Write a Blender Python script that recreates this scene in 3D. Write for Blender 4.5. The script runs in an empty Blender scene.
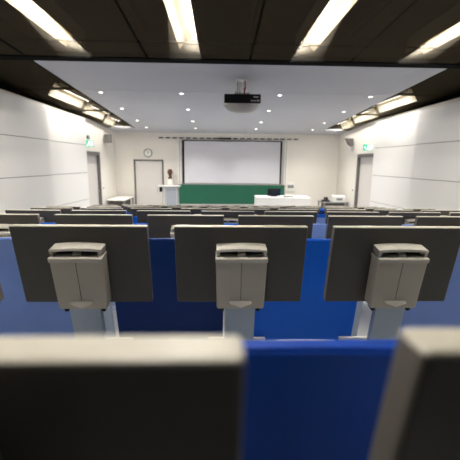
import bpy, bmesh, math, random
from math import sin, cos, pi, radians
from mathutils import Matrix, Vector
random.seed(7)
S = bpy.context.scene
col = S.collection

# ------------------------------------------------------------------ camera
EYE = 1.85
cam_d = bpy.data.cameras.new('camera'); cam = bpy.data.objects.new('camera', cam_d); col.objects.link(cam)
cam_d.sensor_width = 36; cam_d.lens = 36 * 360 / 460
cam_d.clip_start = 0.02
cam.matrix_world = (Matrix.Translation((0, 0, EYE)) @ Matrix.Rotation(radians(-1.9), 4, 'Z')
                    @ Matrix.Rotation(radians(90 - 10.55), 4, 'X') @ Matrix.Rotation(radians(0.6), 4, 'Z'))
cam_d.dof.use_dof = True; cam_d.dof.focus_distance = 1.75; cam_d.dof.aperture_fstop = 3.6
S.camera = cam
# ------------------------------------------------------------------ world, exposure, area lights
w = bpy.data.worlds.new('world'); S.world = w; w.use_nodes = True
w.node_tree.nodes['Background'].inputs[0].default_value = (0.8, 0.85, 1, 1)
w.node_tree.nodes['Background'].inputs[1].default_value = 0.0
S.view_settings.view_transform = 'Standard'; S.view_settings.look = 'None'
S.view_settings.exposure = 1.03; S.view_settings.gamma = 1.0
S.view_settings.use_curve_mapping = False
TUBE = 4.0          # fluorescent tubes
SPOT = 2.5          # small downlights in the white ceiling

# ------------------------------------------------------------------ helpers
def mat(name, c, rough=0.5, metal=0.0, spec=0.5, var=0.0, scale=30.0, bump=0.0, emit=None, estr=0, coat=0.0, wear=None):
    m = bpy.data.materials.new(name); m.use_nodes = True
    nt = m.node_tree; b = nt.nodes['Principled BSDF']
    b.inputs['Base Color'].default_value = (*c, 1)
    b.inputs['Roughness'].default_value = rough; b.inputs['Metallic'].default_value = metal
    b.inputs['Specular IOR Level'].default_value = spec
    b.inputs['Coat Weight'].default_value = coat
    if emit: 
        b.inputs['Emission Color'].default_value = (*emit, 1); b.inputs['Emission Strength'].default_value = estr
    if var or bump:
        tc = nt.nodes.new('ShaderNodeTexCoord'); n = nt.nodes.new('ShaderNodeTexNoise')
        n.inputs['Scale'].default_value = scale; n.inputs['Detail'].default_value = 4
        nt.links.new(tc.outputs['Object'], n.inputs['Vector'])
        if var:
            r = nt.nodes.new('ShaderNodeMapRange')
            r.inputs[3].default_value = 1 - var; r.inputs[4].default_value = 1 + var
            nt.links.new(n.outputs['Fac'], r.inputs[0])
            mx = nt.nodes.new('ShaderNodeVectorMath'); mx.operation = 'SCALE'
            mx.inputs[0].default_value = c
            nt.links.new(r.outputs[0], mx.inputs['Scale']); nt.links.new(mx.outputs[0], b.inputs['Base Color'])
        if bump:
            bp = nt.nodes.new('ShaderNodeBump'); bp.inputs['Strength'].default_value = bump; bp.inputs['Distance'].default_value = 0.002
            nt.links.new(n.outputs['Fac'], bp.inputs['Height']); nt.links.new(bp.outputs[0], b.inputs['Normal'])
    return m

def hexc(r, g, b):   # sRGB 0-255 to linear
    f = lambda v: (v/255/12.92) if v/255 <= 0.04045 else ((v/255+0.055)/1.055)**2.4
    return (f(r), f(g), f(b))

def mesh_material():
    """expanded metal: thin strands with diamond openings, light shines through the strands' slanted flanks"""
    m = bpy.data.materials.new('expanded_metal'); m.use_nodes = True
    nt = m.node_tree; N = nt.nodes; L = nt.links
    N.clear()
    out = N.new('ShaderNodeOutputMaterial'); tc = N.new('ShaderNodeTexCoord')
    sep = N.new('ShaderNodeSeparateXYZ'); L.new(tc.outputs['Object'], sep.inputs[0])
    def wave(kx, ky):
        a = N.new('ShaderNodeMath'); a.operation = 'MULTIPLY'; a.inputs[1].default_value = kx; L.new(sep.outputs[0], a.inputs[0])
        b = N.new('ShaderNodeMath'); b.operation = 'MULTIPLY_ADD'; b.inputs[1].default_value = ky; L.new(sep.outputs[1], b.inputs[0]); L.new(a.outputs[0], b.inputs[2])
        f = N.new('ShaderNodeMath'); f.operation = 'FRACT'; L.new(b.outputs[0], f.inputs[0])
        g = N.new('ShaderNodeMath'); g.operation = 'LESS_THAN'; g.inputs[1].default_value = 0.36; L.new(f.outputs[0], g.inputs[0])
        return g
    a, b = wave(45, 90), wave(45, -90)
    mx = N.new('ShaderNodeMath'); mx.operation = 'MAXIMUM'; L.new(a.outputs[0], mx.inputs[0]); L.new(b.outputs[0], mx.inputs[1])
    tr = N.new('ShaderNodeBsdfTransparent'); df = N.new('ShaderNodeBsdfDiffuse'); tl = N.new('ShaderNodeBsdfTranslucent')
    df.inputs[0].default_value = (*hexc(104, 94, 76), 1); tl.inputs[0].default_value = (0.03, 0.027, 0.022, 1)
    m1 = N.new('ShaderNodeMixShader'); m1.inputs[0].default_value = 0.5; L.new(df.outputs[0], m1.inputs[1]); L.new(tl.outputs[0], m1.inputs[2])
    m2 = N.new('ShaderNodeMixShader'); L.new(mx.outputs[0], m2.inputs[0]); L.new(tr.outputs[0], m2.inputs[1]); L.new(m1.outputs[0], m2.inputs[2])
    L.new(m2.outputs[0], out.inputs[0])
    return m

M = dict(
    wall=mat('warm_white_plaster', hexc(232, 227, 218), 0.85, var=0.02, scale=3, bump=0.05),
    clad=mat('white_acoustic_board', hexc(232, 230, 226), 0.6, var=0.015, scale=2),
    black=mat('black_paint', (0.006, 0.006, 0.006), 0.9, spec=0.04, var=0.2),
    void=mat('dark_ceiling_void', (0.04, 0.036, 0.03), 0.9, spec=0.04, var=0.3, scale=3),
    panel=mat('white_ceiling_board', hexc(180, 181, 186), 0.7, var=0.015, scale=4),
    floor=mat('pale_linoleum', hexc(176, 178, 180), 0.45, var=0.08, scale=9),
    back=mat('dark_rear_wall', hexc(30, 29, 28), 0.9, var=0.05),
    doorleaf=mat('light_grey_door_laminate', hexc(214, 209, 204), 0.5, var=0.02, scale=8),
    frame=mat('grey_door_frame', hexc(110, 108, 106), 0.45, metal=0.2, var=0.04),
    face=mat('charcoal_laminate', hexc(68, 64, 58), 0.55, var=0.1, scale=60, bump=0.15),
    edge=mat('beige_edge_band', hexc(200, 194, 178), 0.45, var=0.03, scale=40),
    side=mat('brown_grey_side_edge', hexc(128, 120, 108), 0.4, var=0.05, scale=40),
    plastic=mat('warm_grey_plastic', hexc(178, 170, 155), 0.5, var=0.05, scale=120, bump=0.2),
    plasticlight=mat('light_grey_plastic', hexc(186, 181, 169), 0.45, var=0.04, scale=90),
    dark=mat('dark_hinge_plastic', (0.008, 0.008, 0.009), 0.5, spec=0.2, var=0.1),
    post=mat('blue_grey_powder_coat', hexc(166, 178, 194), 0.4, metal=0.15, var=0.04, scale=50),
    bracket=mat('pale_metal', hexc(210, 210, 205), 0.35, metal=0.3, var=0.03),
    green=mat('green_chalkboard', hexc(16, 90, 66), 0.6, var=0.12, scale=2.5),
    screen=mat('projection_cloth', hexc(216, 215, 221), 0.8, var=0.01),
    alu=mat('aluminium', hexc(195, 195, 192), 0.35, metal=0.5, var=0.03),
    white=mat('white_lacquer', hexc(236, 234, 228), 0.4, var=0.015),
    bronze=mat('brown_bronze', hexc(92, 58, 40), 0.4, metal=0.4, var=0.25, scale=30),
    grey=mat('mid_grey_paint', hexc(126, 128, 128), 0.5, var=0.05),
    perf=mat('grey_perforated_sheet', hexc(158, 162, 170), 0.5, metal=0.2, var=0.1, scale=80),
    red=mat('red_cable', hexc(190, 60, 40), 0.5, var=0.05),
    paper=mat('white_paper', hexc(238, 236, 232), 0.7, var=0.02),
    glass=mat('dark_glass', (0.01, 0.011, 0.013), 0.12, var=0.05),
    tube=mat('lit_tube', (1, 1, 1), 0.4, emit=(1, 0.94, 0.82), estr=TUBE),
    spot=mat('lit_lens', (1, 1, 1), 0.4, emit=(1, 0.95, 0.86), estr=SPOT),
    exitg=mat('lit_green_sign', hexc(30, 140, 100), 0.4, emit=hexc(60, 190, 150), estr=0.4),
    exitw=mat('lit_white_symbol', (1, 1, 1), 0.4, emit=(0.9, 1, 0.97), estr=0.9),
    mesh=mesh_material(), reflector_glow=mat('glow_tinted_reflector', hexc(205, 196, 176), 0.7, spec=0.1, var=0.05, scale=6), reflector=mat('beige_enamel_reflector', hexc(118, 110, 94), 0.7, spec=0.1, var=0.05, scale=6),  # paler copy for the side fixtures: extra glow is put into its colour
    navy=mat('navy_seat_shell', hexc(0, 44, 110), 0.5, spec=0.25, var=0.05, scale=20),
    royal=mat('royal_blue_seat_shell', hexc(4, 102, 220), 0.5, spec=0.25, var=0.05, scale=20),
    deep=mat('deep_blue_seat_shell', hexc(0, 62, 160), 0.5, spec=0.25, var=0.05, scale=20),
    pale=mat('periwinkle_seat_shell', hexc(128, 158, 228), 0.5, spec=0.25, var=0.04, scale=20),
)

def tag(o, label=None, cat=None, group=None, kind=None):
    for k, v in (('label', label), ('category', cat), ('group', group), ('kind', kind)):
        if v: o[k] = v
    return o

def empty(name, loc, rz=0):
    o = bpy.data.objects.new(name, None); o.empty_display_size = 0.05; col.objects.link(o)
    o.location = loc; o.rotation_euler = (0, 0, rz); return o

def finish(name, bm, m, parent=None, smooth=False):
    bmesh.ops.recalc_face_normals(bm, faces=bm.faces)
    me = bpy.data.meshes.new(name); bm.to_mesh(me); bm.free()
    for q in (m if isinstance(m, (list, tuple)) else [m]): me.materials.append(q)
    if smooth:
        for p in me.polygons: p.use_smooth = True
        me.set_sharp_from_angle(angle=radians(40))
    o = bpy.data.objects.new(name, me); col.objects.link(o); o.parent = parent
    return o

def addbox(bm, x0, x1, y0, y1, z0, z1, bev=0.0, seg=2, mtx=None, mi=0):
    r = bmesh.ops.create_cube(bm, size=1.0)
    vs = r['verts']
    for v in vs:
        v.co = Vector(((x0+x1)/2 + v.co.x*(x1-x0), (y0+y1)/2 + v.co.y*(y1-y0), (z0+z1)/2 + v.co.z*(z1-z0)))
    fs = list({f for v in vs for f in v.link_faces})
    for f in fs: f.material_index = mi
    if mtx is not None: bmesh.ops.transform(bm, matrix=mtx, verts=vs)
    if bev > 0:
        es = list({e for v in vs for e in v.link_edges})
        bmesh.ops.bevel(bm, geom=es, offset=bev, segments=seg, affect='EDGES', profile=0.5)

def box(name, x0, x1, y0, y1, z0, z1, m, parent=None, bev=0.0, mtx=None):
    bm = bmesh.new(); addbox(bm, x0, x1, y0, y1, z0, z1, bev, mtx=mtx); return finish(name, bm, m, parent)

def addprism(bm, pts, x0, x1, bev=0.0, axis='X', seg=2):
    """polygon (a, b) extruded along an axis: X -> (y, z); Z -> (x, y); Y -> (x, z)"""
    f3 = {'X': lambda a, b, c: (c, a, b), 'Y': lambda a, b, c: (a, c, b), 'Z': lambda a, b, c: (a, b, c)}[axis]
    A = [bm.verts.new(f3(a, b, x0)) for a, b in pts]; B = [bm.verts.new(f3(a, b, x1)) for a, b in pts]
    bm.faces.new(A); bm.faces.new(B[::-1]); n = len(pts)
    for i in range(n): bm.faces.new((A[i], A[(i+1) % n], B[(i+1) % n], B[i]))
    bmesh.ops.recalc_face_normals(bm, faces=bm.faces)
    if bev > 0:
        es = list({e for v in A+B for e in v.link_edges})
        bmesh.ops.bevel(bm, geom=es, offset=bev, segments=seg, affect='EDGES', profile=0.5)

def addcyl(bm, p, q, r, r2=None, n=16, cap=True):
    p, q = Vector(p), Vector(q); d = q - p
    res = bmesh.ops.create_cone(bm, cap_ends=cap, segments=n, radius1=r, radius2=r if r2 is None else r2, depth=d.length)
    bmesh.ops.transform(bm, matrix=Matrix.Translation((p+q)/2) @ d.to_track_quat('Z', 'Y').to_matrix().to_4x4(), verts=res['verts'])

def cyl(name, p, q, r, m, parent=None, r2=None, n=16):
    bm = bmesh.new(); addcyl(bm, p, q, r, r2, n); return finish(name, bm, m, parent, True)

def tubepath(name, pts, r, m, parent=None):
    bm = bmesh.new()
    for a, b in zip(pts[:-1], pts[1:]): addcyl(bm, a, b, r, n=8)
    for a in pts[1:-1]:
        q = bmesh.ops.create_uvsphere(bm, u_segments=8, v_segments=6, radius=r)
        bmesh.ops.translate(bm, vec=a, verts=q['verts'])
    return finish(name, bm, m, parent, True)

def copy_tree(o, parent=None):
    c = o.copy(); col.objects.link(c); c.parent = parent
    for ch in KIDS.get(o.name, []): copy_tree(ch, c)
    return c
KIDS = {}
def register(o):
    KIDS[o.name] = list(o.children)
    for c in o.children: register(c)

def struct(name, o): o.name = name; o['kind'] = 'structure'; return o

# ------------------------------------------------------------------ the room
XL, XR, YF, YB = -3.42, 4.05, 12.3, -0.6
Z0, SB = 3.478, 0.0543
def pz(y): return Z0 - SB * y                 # the sloping plane of the ceiling
PITCH = 0.927
def rowY(k): return 0.173 if k == 0 else 0.286*PITCH + k*PITCH
def topZ(k): return 1.7485 if k == 0 else EYE - 0.085 - 0.105*(0.286*PITCH + k*PITCH)
def floorZ(k): return EYE - 0.085 - 0.105*(0.286*PITCH + k*PITCH) - 0.92
NROW = 9
# stepped floor
prof = [(YB, -0.3), (YB, floorZ(0))]
for k in range(NROW):
    yend = 0.286*PITCH + (k+1)*PITCH - 0.22 if k < NROW-1 else 8.5
    prof.append((yend, floorZ(k))); prof.append((yend, floorZ(k+1) if k < NROW-1 else 0.0))
prof += [(YF+0.2, 0.0), (YF+0.2, -0.3)]
bm = bmesh.new(); addprism(bm, prof, XL-0.5, XR+0.5)
struct('floor', finish('floor', bm, M['floor']))

def wall_with_door(name, xin, xout, door, ztop):
    (d0, d1, dh) = door
    bm = bmesh.new()
    a, b = sorted((xin, xout))
    addbox(bm, a, b, YB, d0, -0.3, ztop); addbox(bm, a, b, d1, YF, -0.3, ztop); addbox(bm, a, b, d0, d1, dh, ztop)
    return struct(name, finish(name, bm, M['wall']))
LD, RD = (9.24, 10.68, 2.12), (9.22, 10.58, 2.14)
wall_with_door('wall_left', XL, XL-0.35, LD, 2.955)
wall_with_door('wall_right', XR, XR+0.35, RD, 2.975)
FDX0, FDX1, FDZ = -2.83, -1.84, 1.935
bm = bmesh.new()
addbox(bm, XL-0.35, FDX0, YF, YF+0.3, -0.3, 3.0); addbox(bm, FDX1, XR+0.35, YF, YF+0.3, -0.3, 3.0); addbox(bm, FDX0, FDX1, YF, YF+0.3, FDZ, 3.0)
addbox(bm, FDX0, FDX1, YF+0.12, YF+0.3, -0.3, FDZ)
struct('wall_front', finish('wall_front', bm, M['wall']))
struct('wall_back', box('wall_back', XL-0.5, XR+0.5, YB-0.2, YB, -0.3, 4.6, M['back']))
# black upper walls, set back behind the white cladding's top edge
struct('wall_left_upper', box('wall_left_upper', XL-0.45, XL-0.22, YB, YF, 2.955, 4.6, M['black']))
struct('wall_right_upper', box('wall_right_upper', XR+0.22, XR+0.45, YB, YF, 2.975, 4.6, M['black']))
struct('wall_front_upper', box('wall_front_upper', XL-0.45, XR+0.45, 11.9, YF+0.2, 3.0, 4.6, M['black']))
struct('ceiling', box('ceiling', XL-0.5, XR+0.5, YB-0.2, YF+0.3, 4.2, 4.4, M['void']))

# sawtooth cladding: each column of boards leans into the room towards the front
def cladding(side, y0, y1, n):
    bm = bmesh.new(); xw = XL if side < 0 else XR; s = 1 if side < 0 else -1
    zs = [0.3, 0.93, 1.585, 2.255, 2.89]
    for a, b in zip(zs[:-1], zs[1:]):
        A = [(xw + s*0.035, y0), (xw + s*0.165, y1), (xw + s*0.002, y1), (xw + s*0.002, y0)]
        if b == 2.89 : b2 = b
        else: b2 = b - 0.011
        addprism(bm, A, a, b2, axis='Z')
    A = [(xw + s*0.025, y0+0.003), (xw + s*0.15, y1-0.003), (xw + s*0.002, y1-0.003), (xw + s*0.002, y0+0.003)]
    nf = len(bm.faces); addprism(bm, A, 0.32, 2.86, axis='Z'); bm.faces.ensure_lookup_table()
    for f in bm.faces[nf:]: f.material_index = 1
    struct('trim_%d' % n, finish('trim', bm, [M['clad'], M['frame']]))
n = 1
for side, ys in ((-1, [(-0.55, 1.35), (1.36, 3.32), (3.33, 5.28), (5.29, 7.24), (7.25, 9.19)]), (1, [(-0.55, 1.35), (1.36, 3.32), (3.33, 5.28), (5.29, 7.2), (7.21, 9.1)])):
    for a, b in ys: cladding(side, a, b, n); n += 1

# white sloping ceiling between the grilles
PX0, PX1, PY0 = -2.52, 3.22, 5.27
def sloped(name, x0, x1, y0, y1, m, lo=0.0, hi=0.06):
    bm = bmesh.new(); addprism(bm, [(y0, pz(y0)+lo), (y1, pz(y1)+lo), (y1, pz(y1)+hi), (y0, pz(y0)+hi)], x0, x1)
    return struct(name, finish(name, bm, m))
sloped('ceiling_panel', PX0, PX1, PY0, 6.84, M['panel'])
sloped('ceiling_panel', PX0, PX1, 6.852, 11.38, M['panel'])
sloped('ceiling_panel', XL-0.2, XR+0.2, 11.385, YF, M['panel'])
sloped('trim_50', PX0+0.02, PX1-0.02, PY0+0.01, 11.3, M['void'], 0.062, 0.08)  # unseen dark sheet added over the panels to stop bounce into the void
# black beam across the hall and dark profiles along the grille fields
sloped('trim_20', XL-0.2, XR+0.2, PY0-0.16, PY0-0.002, M['black'], -0.012, 0.06)
for i, (xa, xb, ya, yb) in enumerate([(PX0-0.03, PX0+0.01, YB, PY0-0.16), (PX1-0.01, PX1+0.03, YB, PY0-0.16), (PX0-0.02, PX0-0.002, PY0, 11.38), (PX1+0.002, PX1+0.02, PY0, 11.38)]):
    sloped('trim_%d' % (21+i), xa, xb, ya, yb, M['black'], -0.004, 0.10)
# grille fields: thin sheets of expanded metal
def grille(x0, x1, y0, y1):
    bm = bmesh.new()
    v = [bm.verts.new(p) for p in ((x0, y0, pz(y0)+0.004), (x1, y0, pz(y0)+0.004), (x1, y1, pz(y1)+0.004), (x0, y1, pz(y1)+0.004))]
    bm.faces.new(v); return struct('ceiling_grille', finish('ceiling_grille', bm, M['mesh']))
for xa, xb in ((XL-0.2, PX0-0.03), (PX1+0.03, XR+0.2)):
    for ya, yb in ((YB, 3.008), (3.012, PY0-0.16), (PY0, 6.908), (6.912, 8.908), (8.912, 11.38)): grille(xa, xb, ya, yb)
for xa, xb in ((PX0+0.01, -0.95), (-0.93, 0.4), (0.42, 1.75), (1.77, PX1-0.01)):
    for ya, yb in ((YB, 2.608), (2.612, 4.608), (4.612, PY0-0.16)): grille(xa, xb, ya, yb)
# carrier rails seen above the grille
for i, yy in enumerate((4.61, 2.61)): struct('trim_%d' % (30+i), box('trim', XL-0.2, XR+0.2, yy-0.006, yy+0.006, pz(yy)+0.008, pz(yy)+0.025, M['black']))
for i, yy in enumerate((6.91, 8.91)):
    struct('trim_%d' % (33+i), box('trim', XL-0.2, PX0-0.03, yy-0.02, yy+0.02, pz(yy)+0.01, pz(yy)+0.05, M['black']))
    struct('trim_%d' % (36+i), box('trim', PX1+0.03, XR+0.2, yy-0.02, yy+0.02, pz(yy)+0.01, pz(yy)+0.05, M['black']))
for i, xx in enumerate((-0.94, 0.41, 1.76)): struct('trim_%d' % (40+i), box('trim', xx-0.012, xx+0.012, YB, PY0-0.16, 3.5, 3.56, M['black']))

# ------------------------------------------------------------------ fluorescent lights above the grille
def batten(x, y0, y1, z, label, group, power, spread=130):
    t = empty('ceiling_light', (x, (y0+y1)/2, z)); L = (y1-y0)/2
    tag(t, label, 'ceiling light', group)
    rm = M['reflector']
    bm = bmesh.new(); addprism(bm, [(-0.03, 0.0), (0.03, 0.0), (0.022, 0.04), (-0.022, 0.04)], -L, L, 0.004, 'Y')
    finish('housing', bm, rm, t)
    o = 1 if x > 0.4 else -1                                 # the reflector flares away from the middle of the hall
    h = z - pz((y0+y1)/2) - 0.02; wv = 0.19; inner = -h if y0 < 6 else -0.25*h; rm = M['reflector'] if y0 < 6 else M['reflector_glow']
    bm = bmesh.new()
    for (xa, za), (xb, zb) in (((o*0.05, 0.045), (o*wv, -h)), ((-o*0.045, 0.045), (-o*0.05, inner))):
        addprism(bm, [(xa, za), (xb, zb), (xb+(0.004 if xb > xa else -0.004), zb), (xa+(0.004 if xb > xa else -0.004), za)], -L-0.06, L+0.06, 0, 'Y')
    finish('reflector', bm, rm, t)
    cyl('tube', (-o*0.02, -L+0.04, -0.03), (-o*0.02, L-0.04, -0.03), 0.013, M['tube'], t)
    for s in (-1, 1): box('tube_holder', -0.018, 0.018, s*(L-0.02)-0.018, s*(L-0.02)+0.018, -0.06, 0.002, M['white'], t, 0.003)
    ld = bpy.data.lights.new('tube_light', 'AREA'); ld.shape = 'RECTANGLE'; ld.size = 0.018; ld.size_y = (y1-y0)*0.9; ld.energy = power; ld.spread = radians(spread); ld.color = (1, 0.96, 0.89)
    lo = bpy.data.objects.new('tube_light', ld); col.objects.link(lo); lo.parent = t; lo.location = (-o*0.02, 0, -0.05)
    return t
g = 'fluorescent battens above the front grille'
for x, lab in ((-1.74, 'leftmost long lit fluorescent tube above the dark metal grille ceiling'), (-0.31, 'lit fluorescent tube above the dark grille, left of the middle'),
               (1.03, 'lit fluorescent tube above the dark grille, right of the middle'), (2.48, 'rightmost long lit fluorescent tube above the dark metal grille ceiling')):
    batten(x, 3.4, 4.9, 3.42, lab, g, 80, 180)
    batten(x, 0.24, 1.9, 3.58, {-1.74: 'added unseen tube over the rear seat rows, leftmost of four', -0.31: 'added unseen tube over the rear seat rows, second from the left', 1.03: 'added unseen tube over the rear seat rows, third from the left', 2.48: 'added unseen tube over the rear seat rows, rightmost of four'}[x], 'added unseen battens above the rear grille', 38, 130)  # unseen tubes continuing the front pattern, added to light the near rows
for x, y0, y1, lab in ((-3.0, 7.25, 8.75, 'lit tube above the left side grille, nearest one'), (-3.0, 8.95, 10.3, 'lit tube above the left side grille, middle one'), (-3.0, 10.5, 11.3, 'short lit tube at the far end of the left side grille'),
                       (3.64, 7.25, 8.75, 'lit tube above the right side grille, nearest one'), (3.64, 8.95, 10.3, 'lit tube above the right side grille, middle one'), (3.64, 10.5, 11.3, 'short lit tube at the far end of the right side grille')):
    batten(x, y0, y1, pz((y0+y1)/2)+0.2, lab, 'fluorescent battens above the side grilles', 30 if y0 < 8 else 19 if y0 < 10 else 9, 180)

# ------------------------------------------------------------------ downlights
ROWN = ['nearest', 'second', 'third', 'farthest']
COLN = ['leftmost', 'second from left', 'third from left', 'rightmost']
for j, y in enumerate((7.0, 8.45, 9.98, 11.2)):
    for i, x in enumerate((-2.16, -0.69, 1.13, 2.84)):
        t = empty('downlight', (x, y, pz(y))); t.rotation_euler = (-math.atan(SB), 0, 0)
        tag(t, 'small round lit downlight in the white ceiling, %s row, %s' % (ROWN[j], COLN[i]), 'downlight', 'downlights in the white ceiling')
        bm = bmesh.new(); addcyl(bm, (0, 0, -0.006), (0, 0, 0.0), 0.046, 0.052, 24); finish('ring', bm, M['white'], t, True)
        bm = bmesh.new(); addcyl(bm, (0, 0, -0.010), (0, 0, -0.0065), 0.028, 0.033, 24); finish('lens', bm, M['spot'], t, True)
        if j in (1, 2, 3):
            ld = bpy.data.lights.new('lens_light', 'SPOT'); ld.energy = 66; ld.spot_size = radians(125); ld.spot_blend = 1; ld.shadow_soft_size = 0.05; ld.color = (1, 0.96, 0.91)
            lo = bpy.data.objects.new('lens_light', ld); col.objects.link(lo); lo.parent = t; lo.location = (0, 0, -0.03)

# ------------------------------------------------------------------ projector
t = empty('projector', (0.37, 6.1, 2.77)); tag(t, 'white ceiling projector with black rear panel hanging on a mast', 'projector')
bm = bmesh.new(); addbox(bm, -0.29, 0.29, -0.2, 0.26, 0.0, 0.135, 0.015); finish('body', bm, M['plasticlight'], t)
box('rear_panel', -0.285, 0.285, -0.212, -0.195, 0.002, 0.137, M['dark'], t, 0.004)
# rounded underside
bm = bmesh.new(); r = bmesh.ops.create_uvsphere(bm, u_segments=32, v_segments=16, radius=1)
for v in r['verts']: v.co = Vector((v.co.x*0.275, v.co.y*0.23+0.03, max(-1, min(0.1, v.co.z))*0.13+0.005))
finish('underside_cover', bm, M['plasticlight'], t, True)
for i, (a, b, c, d) in enumerate([(0.13, 0.165, 0.03, 0.05), (0.175, 0.21, 0.03, 0.05), (0.22, 0.265, 0.03, 0.055), (0.17, 0.25, 0.085, 0.105)]):
    box('connector', a, b, -0.218, -0.21, c, d, M['alu'], t, 0.002)
cyl('lens', (-0.12, 0.25, 0.06), (-0.12, 0.31, 0.06), 0.05, M['glass'], t)
zc = pz(5.95) - 2.77
box('ceiling_plate', -0.09, 0.07, -0.12, 0.06, zc-0.02, zc+0.0, M['white'], t, 0.004)
cyl('mast', (-0.035, -0.03, 0.17), (-0.035, -0.03, zc-0.015), 0.019, M['white'], t)
cyl('mast', (0.03, -0.03, 0.17), (0.03, -0.03, zc-0.015), 0.010, M['alu'], t)
bm = bmesh.new(); addbox(bm, -0.12, 0.12, -0.1, 0.05, 0.15, 0.175, 0.004); 
for sx in (-0.11, 0.11): addbox(bm, sx-0.008, sx+0.008, -0.09, 0.04, 0.13, 0.2, 0.003)
finish('mounting_bracket', bm, M['alu'], t)
tubepath('cable', [(0.05, -0.07, zc-0.01), (0.056, -0.085, zc-0.15), (0.035, -0.09, 0.25), (0.04, -0.11, 0.19), (0.03, -0.13, 0.14)], 0.007, M['red'], t)
tubepath('cable', [(-0.07, -0.08, zc-0.02), (-0.075, -0.09, zc-0.17), (-0.08, -0.11, 0.2), (-0.07, -0.13, 0.14)], 0.006, M['dark'], t)

# ------------------------------------------------------------------ doors
def side_door(name, xw, door, s, hy):
    d0, d1, dh = door                                   # s = +1: opening recedes to -x (left wall)
    a = 0.11 * -s
    bm = bmesh.new(); lo, hi = sorted((xw + s*0.012, xw + a - s*0.04))
    addbox(bm, lo, hi, d0+0.002, d0+0.06, 0.002, dh-0.002, 0.003); addbox(bm, lo, hi, d1-0.06, d1-0.002, 0.002, dh-0.002, 0.003); addbox(bm, lo, hi, d0+0.062, d1-0.062, dh-0.1, dh-0.002, 0.003)
    fr = finish('door_frame', bm, M['frame'])
    lo, hi = sorted((xw + a, xw + a + s*0.04))
    leaf = box('door_leaf', lo, hi, d0+0.062, d1-0.062, 0.005, dh-0.102, M['doorleaf'], None, 0.002)
    leaf.name = name; leaf['kind'] = 'structure'; fr.parent = leaf
    x1 = xw + a + s*0.042
    tubepath('door_handle', [(x1, hy, 1.02), (x1 + s*0.05, hy, 1.02), (x1 + s*0.05, hy-0.12, 1.02)], 0.011, M['alu'], leaf)
side_door('door_1', XL, LD, 1, 10.55)
side_door('door_2', XR, RD, -1, 10.42)
leaf = struct('door_3', box('door_3', FDX0+0.052, FDX1-0.052, YF+0.02, YF+0.06, 0.005, FDZ-0.05, M['doorleaf'], None, 0.002))
bm = bmesh.new(); addbox(bm, FDX0+0.002, FDX0+0.05, YF-0.015, YF+0.1, 0.002, FDZ-0.002); addbox(bm, FDX1-0.05, FDX1-0.002, YF-0.015, YF+0.1, 0.002, FDZ-0.002); addbox(bm, FDX0+0.05, FDX1-0.05, YF-0.015, YF+0.1, FDZ-0.048, FDZ-0.002)
finish('door_frame', bm, M['frame'], leaf)
tubepath('door_handle', [(FDX1-0.12, YF+0.018, 1.0), (FDX1-0.12, YF-0.03, 1.0), (FDX1-0.24, YF-0.03, 1.0)], 0.011, M['alu'], leaf)

# ------------------------------------------------------------------ front wall
# screen
t = empty('projection_screen', (0.46, YF, 1.15)); tag(t, 'large pale projection screen with black side borders on the front wall', 'projection screen')
box('screen_surface', -1.6, 1.6, -0.05, -0.035, 0.02, 1.40, M['screen'], t)
for s in (-1, 1): box('side_border', s*1.63-0.03, s*1.63+0.03, -0.056, -0.03, 0.0, 1.43, M['dark'], t, 0.003)
box('top_border', -1.60, 1.60, -0.056, -0.03, 1.401, 1.43, M['dark'], t, 0.003)
box('backing', -1.62, 1.62, -0.03, -0.002, 0.01, 1.42, M['grey'], t)
# green board
t = empty('chalkboard', (0.455, YF-0.07, 0.45)); tag(t, 'wide green chalkboard below the projection screen', 'chalkboard')
box('writing_surface', -1.78, 1.78, -0.02, 0.0, 0.02, 0.672, M['green'], t)
bm = bmesh.new()
addbox(bm, -1.8, 1.8, -0.028, 0.0, 0.673, 0.69, 0.002); addbox(bm, -1.8, 1.8, -0.028, 0.0, 0.0, 0.019, 0.002)
for s in (-1, 1): addbox(bm, s*1.79-0.01, s*1.79+0.01, -0.028, 0.0, 0.0, 0.69, 0.002)
finish('frame', bm, M['alu'], t)
box('chalk_tray', -1.6, 1.6, -0.1, -0.03, -0.01, 0.01, M['alu'], t, 0.003)
# rails beside the board
for x, lab in ((-1.30, 'tall white vertical board rail left of the projection screen'), (2.265, 'tall white vertical board rail right of the projection screen')):
    t = empty('board_rail', (x, YF, 0)); tag(t, lab, 'board rail', 'board rails beside the screen')
    box('post', -0.06, 0.06, -0.055, -0.002, 0.0, 2.58, M['white'], t, 0.004); box('slot', -0.008, 0.008, -0.06, -0.054, 0.02, 2.56, M['grey'], t)
# row of air slots near the ceiling
ords = ['first', 'second', 'third', 'fourth', 'fifth', 'sixth', 'seventh', 'eighth', 'ninth', 'tenth', 'eleventh', 'twelfth', 'thirteenth', 'fourteenth', 'fifteenth', 'sixteenth', 'seventeenth', 'eighteenth', 'nineteenth', 'twentieth', 'twenty-first']
xs = [-1.9 + i*0.224 for i in range(21)]
q = 0
for i, x in enumerate(xs):
    if 9 <= i <= 10: continue
    o = box('air_slot', -0.075, 0.075, -0.012, -0.001, 0.0, 0.035, M['dark'], None, 0.002); o.location = (x, YF, 2.628)
    tag(o, 'small black air slot high on the front wall, %s from the left' % ords[q], 'air vent', 'air slots above the screen'); q += 1
o = box('screen_motor_cover', -0.21, 0.21, -0.03, -0.001, 0.0, 0.05, M['dark'], None, 0.004); o.location = (0.2, YF, 2.618); tag(o, 'wide black cover above the middle of the projection screen', 'cover')
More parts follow.
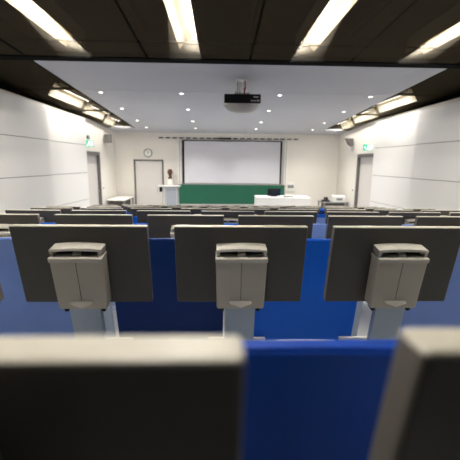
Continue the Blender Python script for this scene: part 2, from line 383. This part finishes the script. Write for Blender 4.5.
# clock
t = empty('wall_clock', (-2.34, YF, 2.147)); tag(t, 'round grey-rimmed wall clock above the front door', 'clock')
cyl('rim', (0, -0.001, 0), (0, -0.035, 0), 0.14, M['grey'], t, n=32); cyl('dial', (0, -0.0355, 0), (0, -0.040, 0), 0.115, M['white'], t, n=32)
box('hour_hand', -0.005, 0.005, -0.044, -0.041, -0.01, 0.06, M['dark'], t, mtx=Matrix.Rotation(radians(50), 4, 'Y')); box('minute_hand', -0.004, 0.004, -0.048, -0.045, -0.01, 0.095, M['dark'], t, mtx=Matrix.Rotation(radians(-20), 4, 'Y'))
# bust on its plinth
o = box('plinth', -0.09, 0.09, -0.1, 0.1, 0, 1.31, M['white'], None, 0.006); o.location = (-1.60, 12.1, 0); tag(o, 'tall white plinth behind the lectern carrying the bronze bust', 'plinth')
t = empty('bust', (-1.60, 12.1, 1.31)); tag(t, 'small brown bronze bust of a head on the white plinth', 'bust')
def loft(name, secs, m, parent, n=20):
    bm = bmesh.new(); rings = []
    for (z, rx, ry, cy) in secs:
        rings.append([bm.verts.new((rx*cos(2*pi*i/n), cy+ry*sin(2*pi*i/n), z)) for i in range(n)])
    for a, b in zip(rings[:-1], rings[1:]):
        for i in range(n): bm.faces.new((a[i], a[(i+1) % n], b[(i+1) % n], b[i]))
    bm.faces.new(rings[0][::-1]); bm.faces.new(rings[-1]); return finish(name, bm, m, parent, True)
loft('head', [(0.055, 0.05, 0.05, 0.0), (0.10, 0.045, 0.047, 0.0), (0.125, 0.05, 0.06, -0.015), (0.15, 0.065, 0.08, -0.01), (0.20, 0.078, 0.09, -0.005), (0.25, 0.082, 0.095, 0), (0.29, 0.07, 0.08, 0.005), (0.315, 0.045, 0.05, 0.01), (0.325, 0.015, 0.015, 0.01)], M['bronze'], t)
box('base', -0.06, 0.06, -0.06, 0.06, 0.0, 0.06, M['bronze'], t, 0.008)
bm = bmesh.new(); addprism(bm, [(-0.105, 0.18), (-0.085, 0.225), (-0.085, 0.175)], -0.012, 0.012); finish('nose', bm, M['bronze'], t)
for s in (-1, 1):
    bm = bmesh.new(); r = bmesh.ops.create_uvsphere(bm, u_segments=10, v_segments=8, radius=1)
    for v in r['verts']: v.co = Vector((s*0.082+v.co.x*0.01, v.co.y*0.018, 0.205+v.co.z*0.028))
    finish('ear', bm, M['bronze'], t, True)
# lectern
t = empty('lectern', (-1.38, 10.8, 0)); tag(t, 'grey lectern with perforated front panel and side tray left of the green board', 'lectern')
bm = bmesh.new(); addbox(bm, -0.19, 0.19, -0.2, 0.2, 0.02, 1.14, 0.006); finish('body', bm, M['alu'], t)
box('perforated_panel', -0.14, 0.14, -0.212, -0.2, 0.3, 1.08, M['perf'], t, 0.003)
box('top', -0.4, 0.24, -0.25, 0.25, 1.141, 1.17, M['alu'], t, 0.005)
cyl('support_post', (-0.24, -0.1, 0.0), (-0.24, -0.1, 1.14), 0.016, M['white'], t)
tubepath('side_tray', [(-0.24, -0.1, 0.93), (-0.40, -0.1, 0.93), (-0.42, -0.1, 1.0), (-0.40, -0.1, 1.10), (-0.36, -0.1, 1.14)], 0.012, M['alu'], t)
box('control_unit', -0.35, -0.28, -0.14, -0.06, 0.99, 1.13, M['dark'], t, 0.006)
# control plates on front wall right
t = empty('control_box', (2.46, YF, 0.93)); tag(t, 'white control box with grey display on the wall behind the desk', 'control box')
box('case', -0.12, 0.12, -0.05, -0.001, 0.0, 0.30, M['white'], t, 0.006); box('display', -0.1, 0.1, -0.056, -0.05, 0.10, 0.2, M['grey'], t, 0.003)

# teaching desk
t = empty('teaching_desk', (1.86, 10.5, 0)); tag(t, 'white teaching desk in front of the green board', 'desk')
box('desk_top', -0.77, 0.77, -0.36, 0.36, 0.87, 0.9, M['white'], t, 0.004); box('modesty_panel', -0.74, 0.74, 0.2, 0.22, 0.05, 0.869, M['white'], t, 0.002)
box('front_panel', -0.75, 0.75, -0.34, -0.32, 0.12, 0.869, M['white'], t, 0.002)
for s in (-1, 1): box('side_panel', s*0.755-0.012, s*0.755+0.012, -0.315, 0.345, 0.0, 0.869, M['white'], t, 0.002)
t = empty('monitor', (1.62, 10.45, 0.9)); tag(t, 'black computer monitor standing on the white teaching desk', 'monitor')
box('screen', -0.18, 0.18, -0.02, 0.015, 0.03, 0.22, M['glass'], t, 0.006); box('stand', -0.025, 0.025, 0.0, 0.03, 0.0, 0.12, M['dark'], t, 0.003); box('foot', -0.1, 0.1, -0.06, 0.09, 0.0, 0.012, M['dark'], t, 0.003)
box('bezel', -0.19, 0.19, -0.012, 0.012, 0.02, 0.23, M['dark'], t, 0.005)
o = box('keyboard', -0.14, 0.14, -0.07, 0.07, 0.0, 0.022, M['dark'], None, 0.004); o.location = (2.02, 10.35, 0.9); tag(o, 'flat black keyboard lying right of the monitor on the white desk', 'keyboard')
o = box('paper_stack', -0.11, 0.11, -0.15, 0.15, 0.0, 0.03, M['paper'], None, 0.002); o.location = (2.38, 10.4, 0.9); tag(o, 'low white paper stack on the right end of the teaching desk', 'paper stack')

# side tables
def side_table(x0, x1, y0, y1, h, label, doors):
    t = empty('side_table', ((x0+x1)/2, (y0+y1)/2, 0)); tag(t, label, 'table', 'low side tables in the front corners')
    a, b = (x1-x0)/2, (y1-y0)/2
    box('table_top', -a, a, -b, b, h-0.03, h, M['white'] if doors else M['grey'], t, 0.003)
    for sx in (-1, 1):
        for sy in (-1, 1): box('leg', sx*(a-0.03)-0.02, sx*(a-0.03)+0.02, sy*(b-0.03)-0.02, sy*(b-0.03)+0.02, 0, h-0.031, M['grey'], t, 0.002)
    box('drawer_unit', -a+0.1, a-0.1, -b+0.06, b-0.06, h-0.34, h-0.032, M['face'], t, 0.003)
    return t
side_table(-3.38, -2.82, 10.95, 12.1, 0.72, 'low grey side table with pale top in the left front corner', True)
side_table(3.2, 3.98, 10.85, 11.5, 0.70, 'low grey side table against the right wall carrying boxes', False)
t = empty('document_camera', (3.34, 11.1, 0.70)); tag(t, 'small black device standing on the right corner table', 'device')
box('base', -0.11, 0.11, -0.1, 0.1, 0, 0.05, M['dark'], t, 0.008); bm = bmesh.new(); addprism(bm, [(-0.06, 0.05), (0.08, 0.05), (0.04, 0.12), (0.01, 0.14)], -0.05, 0.07, 0.004); finish('head', bm, M['dark'], t)
t = empty('cardboard_box', (3.75, 11.15, 0.70)); tag(t, 'open white box of papers on the right corner table', 'box')
bm = bmesh.new(); addbox(bm, -0.19, 0.19, -0.15, 0.15, 0, 0.16, 0.003); finish('box_body', bm, M['paper'], t)
box('lid', -0.20, 0.20, -0.02, 0.16, 0.161, 0.175, M['paper'], t, 0.002, mtx=Matrix.Rotation(radians(3), 4, 'X'))
box('grey_label', -0.1, 0.08, -0.153, -0.15, 0.05, 0.11, M['grey'], t)
for x, y, z, lab in ((XL, 10.85, 1.08, 'white light switch plate beside the left door'), (XR, 10.75, 1.08, 'white light switch plate beside the right door')):
    s = 1 if x < 0 else -1
    t = empty('light_switch', (x, y, z)); tag(t, lab, 'light switch', 'light switches beside the doors')
    lo, hi = sorted((s*0.001, s*0.012)); box('plate', lo, hi, -0.05, 0.05, -0.09, 0.09, M['white'], t, 0.002)
    lo, hi = sorted((s*0.0125, s*0.018)); box('rocker', lo, hi, -0.03, 0.03, -0.03, 0.03, M['grey'], t, 0.002)

# loudspeakers and exit signs
t = empty('wall_loudspeaker', (XL, 11.2, 2.41)); tag(t, 'grey box loudspeaker high on the left wall beside the exit sign', 'loudspeaker', 'wall loudspeakers')
box('cabinet', 0.04, 0.19, -0.12, 0.12, 0.0, 0.24, M['frame'], t, 0.008); box('grille', 0.05, 0.18, -0.127, -0.121, 0.015, 0.225, M['frame'], t, 0.002); box('wall_bracket', 0.001, 0.039, -0.03, 0.03, 0.07, 0.17, M['alu'], t)
t = empty('wall_loudspeaker', (XR, 11.0, 2.36)); tag(t, 'grey wedge-shaped loudspeaker high on the right wall beside the exit sign', 'loudspeaker', 'wall loudspeakers')
bm = bmesh.new(); addprism(bm, [(-0.24, 0.25), (-0.045, 0.25), (-0.045, 0.0), (-0.15, 0.08)], -0.1, 0.1, 0.008, 'Y'); finish('cabinet', bm, M['frame'], t)
box('grille', -0.19, -0.06, -0.106, -0.1005, 0.11, 0.235, M['frame'], t, 0.002)
box('wall_bracket', -0.044, -0.001, -0.02, 0.02, -0.12, 0.12, M['alu'], t, 0.003)
def exit_sign(x, y, z, lab):
    s = 1 if x < 0 else -1
    t = empty('exit_sign', (x, y, z)); tag(t, lab, 'exit sign', 'lit exit signs above the side doors')
    box('case', s*0.13-0.11, s*0.13+0.11, -0.02, 0.02, 0.0, 0.16, M['exitg'], t, 0.004)
    cx = s*0.13+0.01; bm = bmesh.new()   # running figure, door and arrow
    addbox(bm, cx+0.045, cx+0.09, -0.024, -0.0205, 0.02, 0.14)
    addbox(bm, cx-0.02, cx+0.005, -0.024, -0.0205, 0.06, 0.11); addcyl(bm, (cx+0.0, -0.024, 0.125), (cx+0.0, -0.0205, 0.125), 0.013, n=10)
    addprism(bm, [(cx-0.02, 0.065), (cx-0.005, 0.065), (cx-0.045, 0.02), (cx-0.06, 0.025)], -0.024, -0.0205, axis='Y')
    addprism(bm, [(cx-0.01, 0.065), (cx+0.005, 0.065), (cx+0.03, 0.02), (cx+0.015, 0.02)], -0.024, -0.0205, axis='Y')
    addprism(bm, [(cx-0.105, 0.08), (cx-0.075, 0.11), (cx-0.075, 0.05)], -0.024, -0.0205, axis='Y')
    finish('running_figure_symbol', bm, M['exitw'], t)
    lo, hi = sorted((s*0.001, s*0.01)); box('wall_bracket', lo, hi, -0.03, 0.03, 0.05, 0.14, M['white'], t)
exit_sign(XL, 9.5, 2.22, 'lit green and white exit sign above the left door')
exit_sign(XR, 9.6, 2.21, 'lit green and white exit sign above the right door')
o = box('detector', 0.001, 0.06, -0.05, 0.05, -0.05, 0.05, M['grey'], None, 0.01); o.location = (XL, 9.75, 2.47); tag(o, 'small grey detector box above the left exit sign', 'detector')

# ------------------------------------------------------------------ folding tablets on stands
TILT = radians(12)
TW = 0.454
def make_stand():
    root = empty('folding_tablet_stand', (0, 0, 0))
    H = 0.92
    u = Vector((0, sin(TILT), -cos(TILT)))            # down along the board
    ny = Vector((0, -cos(TILT), -sin(TILT)))          # towards the person behind
    def P(d, off): v = Vector((0, 0, H)) + u*d + ny*off; return (v.y, v.z)   # off > 0 = nearer the camera than the board's face
    # board: horizontal top cut
    bm = bmesh.new(); th = 0.030; BH = 0.30
    p0 = (0.0, H); p1 = (th/cos(TILT), H)
    a = P(BH, 0); b = P(BH, -th)
    addprism(bm, [p0, p1, b, a], -TW/2, TW/2, 0.004, 'X', 2)
    bm.normal_update()
    for f in bm.faces:
        f.material_index = 1 if f.normal.z > 0.12 else (2 if abs(f.normal.x) > 0.6 else 0)
    finish('tablet', bm, [M['face'], M['edge'], M['side']], root)
    # hinge housing: rounded box tapering downwards
    def seg(name, d0, d1, o0, o1, w, m, bev, w1=None, parent=root, x=0.0):
        bm = bmesh.new(); w1 = w if w1 is None else w1
        V = []
        for (d, ww) in ((d0, w), (d1, w1)):
            for o in (o0, o1):
                for s in (-1, 1):
                    yy, zz = P(d, o); V.append(bm.verts.new((x+s*ww/2, yy, zz)))
        q = V  # 0,1: d0 o0 ; 2,3: d0 o1 ; 4,5: d1 o0 ; 6,7: d1 o1
        for idx in ((0, 1, 3, 2), (4, 6, 7, 5), (0, 2, 6, 4), (1, 5, 7, 3), (0, 4, 5, 1), (2, 3, 7, 6)): bm.faces.new([q[i] for i in idx])
        bmesh.ops.recalc_face_normals(bm, faces=bm.faces)
        if bev: bmesh.ops.bevel(bm, geom=bm.edges[:], offset=bev, segments=3, affect='EDGES', profile=0.5)
        return finish(name, bm, m, parent, True)
    hs = seg('hinge_housing', 0.094, 0.288, 0.001, 0.062, 0.172, M['plastic'], 0.007, 0.166)
    seg('housing_rim', 0.088, 0.105, 0.001, 0.066, 0.175, M['plasticlight'], 0.004, parent=hs)  # lighter plastic paints in the light catching the rounded top rim
    seg('seam', 0.102, 0.25, 0.0615, 0.0626, 0.0016, M['dark'], 0, parent=hs)
    # curved cap above the dark hinge gap
    bm = bmesh.new(); n = 12; A = []
    for i in range(n+1):
        x = -0.084 + 0.168*i/n; d = 0.059 + 0.005*(abs(x)/0.084)**2.2
        A.append((x, d))
    top = []; 
    for (x, d) in A:
        ring = []
        for (dd, o) in ((d, 0.001), (d, 0.052), (d+0.008, 0.054), (d+0.009, 0.001)):
            yy, zz = P(dd, o); ring.append(bm.verts.new((x, yy, zz)))
        top.append(ring)
    for r0, r1 in zip(top[:-1], top[1:]):
        for j in range(4): bm.faces.new((r0[j], r0[(j+1) % 4], r1[(j+1) % 4], r1[j]))
    bm.faces.new(top[0]); bm.faces.new(top[-1][::-1])
    finish('hinge_cap', bm, M['plasticlight'], root, True)
    seg('hinge_axle', 0.074, 0.090, 0.001, 0.030, 0.152, M['dark'], 0.003)
    for s in (-1, 1): seg('hinge_lug', 0.066, 0.090, 0.001, 0.052, 0.012, M['plasticlight'], 0.003, x=s*0.078)
    seg('hinge_stop', 0.078, 0.0875, 0.031, 0.052, 0.026, M['plasticlight'], 0.002)
    # latch: a small bow-shaped tab
    bm = bmesh.new(); n = 12; R = []
    for i in range(n+1):
        x = -0.038 + 0.076*i/n; e = abs(x)/0.038
        d0 = 0.254; d1 = d0 + 0.006 + 0.009*math.exp(-(e/0.45)**2)
        if e > 0.99: d1 = d0 + 0.002
        ring = []
        for (dd, o) in ((d0, 0.061), (d0+0.001, 0.064), (d1, 0.080-0.006*e), (d1, 0.061)):
            yy, zz = P(dd, o); ring.append(bm.verts.new((x, yy, zz)))
        R.append(ring)
    for r0, r1 in zip(R[:-1], R[1:]):
        for j in range(4): bm.faces.new((r0[j], r0[(j+1) % 4], r1[(j+1) % 4], r1[j]))
    bm.faces.new(R[0]); bm.faces.new(R[-1][::-1])
    finish('latch', bm, M['plasticlight'], root, True)
    for s in (-1, 1): seg('hinge_foot', 0.280, 0.306, 0.012, 0.050, 0.014, M['dark'], 0.003, x=s*0.064)
    # post leaning forward down to the floor
    L = 0.90/cos(TILT)
    seg('post', 0.280, L-0.01, 0.022, 0.048, 0.108, M['post'], 0.004, 0.108)
    yb, zb = P(L, 0.035)
    box('base_plate', -0.09, 0.09, yb-0.09, yb+0.09, 0.0, 0.012, M['post'], root, 0.003)
    box('seat_bracket', -0.118, 0.118, 0.185, 0.200, 0.405, 0.420, M['bracket'], root, 0.003)
    yy, zz = P(0.5, 0.02)
    box('bracket_arm', -0.03, 0.03, yy-0.01, 0.1845, 0.38, 0.41, M['bracket'], root, 0.003)
    return root

def make_seat(kind):
    root = empty('lecture_seat', (0, 0, 0)); m = M[kind]
    W = 0.43; n = 14
    def shell(name, y_t, z_t, y_b, z_b, th, w, mm, bow=0.012):
        bm = bmesh.new(); rows = []
        for j in range(9):
            f = j/8; zz = z_b + (z_t-z_b)*f; yy = y_b + (y_t-y_b)*f - 0.008*sin(pi*f)
            rr = []
            for i in range(n+1):
                x = (i/n-0.5)*w; e = (2*x/w)**2
                rr.append((x, yy - bow*e, zz))
            rows.append(rr)
        A = [[bm.verts.new(p) for p in r] for r in rows]; B = [[bm.verts.new((p[0], p[1]+th, p[2])) for p in r] for r in rows]
        for j in range(8):
            for i in range(n):
                bm.faces.new((A[j][i], A[j][i+1], A[j+1][i+1], A[j+1][i])); bm.faces.new((B[j][i+1], B[j][i], B[j+1][i], B[j+1][i+1]))
            bm.faces.new((A[j][0], A[j+1][0], B[j+1][0], B[j][0])); bm.faces.new((A[j+1][n], A[j][n], B[j][n], B[j+1][n]))
        for i in range(n):
            bm.faces.new((A[0][i+1], A[0][i], B[0][i], B[0][i+1])); bm.faces.new((A[8][i], A[8][i+1], B[8][i+1], B[8][i]))
        bmesh.ops.recalc_face_normals(bm, faces=bm.faces)
        es = [e for e in bm.edges if e.calc_face_angle(0) > 1.0]
        bmesh.ops.bevel(bm, geom=es, offset=0.004, segments=2, affect='EDGES')
        return finish(name, bm, mm, root, True)
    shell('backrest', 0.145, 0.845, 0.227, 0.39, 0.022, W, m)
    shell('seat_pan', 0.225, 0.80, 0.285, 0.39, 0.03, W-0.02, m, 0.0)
    for s in (-1, 1): box('seat_bearing', s*(W/2-0.03)-0.012, s*(W/2-0.03)+0.012, 0.235, 0.30, 0.35, 0.387, M['dark'], root, 0.003)
    return root

stand0 = make_stand(); register(stand0)
seat0 = {k: make_seat(k) for k in ('navy', 'royal', 'pale', 'deep')}
for k in seat0: register(seat0[k])
SP = 0.545
A0 = 0.144
rowname = ['nearest row', 'second row', 'third row', 'fourth row', 'fifth row', 'sixth row', 'seventh row', 'eighth row', 'farthest row']
def vis(k, x):
    y = rowY(k); return abs(x) < 0.72*y + 0.30
used = set()
words = {'navy': 'navy blue', 'royal': 'royal blue', 'pale': 'pale periwinkle blue', 'deep': 'deep blue'}
for k in range(NROW):
    odd = (k % 2 == 1)
    if k == 0: offs = [-0.389, 0.62]; soffs = [0.115]
    elif odd: offs = [A0 + i for i in range(-4, 6)]; soffs = [A0 + 0.5 + i for i in range(-4, 5)]
    else: offs = [A0 + 0.5 + i for i in range(-4, 5)]; soffs = [A0 + i for i in range(-4, 6)]
    y = rowY(k); zf = topZ(k) - 0.92
    T = [o*SP for o in offs if vis(k, o*SP)]; SS = [o*SP for o in soffs if vis(k, o*SP)]
    for i, x in enumerate(T):
        if 'stand' in used: o = copy_tree(stand0)
        else: o = stand0; used.add('stand')
        dx = random.uniform(-0.004, 0.004) if k > 1 else 0
        o.location = (x+dx, y, zf)
        if k == 0 and i == 1: o.location.z += 0.004
        o.rotation_euler.z = radians(random.uniform(-0.6, 0.6)) if k > 1 else 0
        lab = 'charcoal folded writing tablet with beige edge in the %s, %s from the left' % (rowname[k], ords[i])
        if i == len(T)-1: lab = 'charcoal folded writing tablet with beige edge in the %s, rightmost' % rowname[k]
        tag(o, lab, 'folding desk', 'folding writing tablets on posts')
    for i, x in enumerate(SS):
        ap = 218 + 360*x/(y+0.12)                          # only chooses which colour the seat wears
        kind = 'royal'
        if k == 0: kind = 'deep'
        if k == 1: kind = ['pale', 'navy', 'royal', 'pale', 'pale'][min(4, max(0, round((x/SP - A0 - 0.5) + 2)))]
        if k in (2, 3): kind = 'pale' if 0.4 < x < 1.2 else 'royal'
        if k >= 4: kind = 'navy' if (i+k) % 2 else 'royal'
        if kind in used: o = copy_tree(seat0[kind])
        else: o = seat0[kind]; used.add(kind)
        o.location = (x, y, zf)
        pos = 'rightmost' if i == len(SS)-1 and len(SS) > 1 else '%s from the left' % ords[i]
        tag(o, '%s tip-up seat seen from behind in the %s, %s' % (words[kind], rowname[k], pos), 'seat', 'blue tip-up lecture hall seats')
for k in seat0:
    if k not in used:
        for c in list(seat0[k].children): bpy.data.objects.remove(c)
        bpy.data.objects.remove(seat0[k])
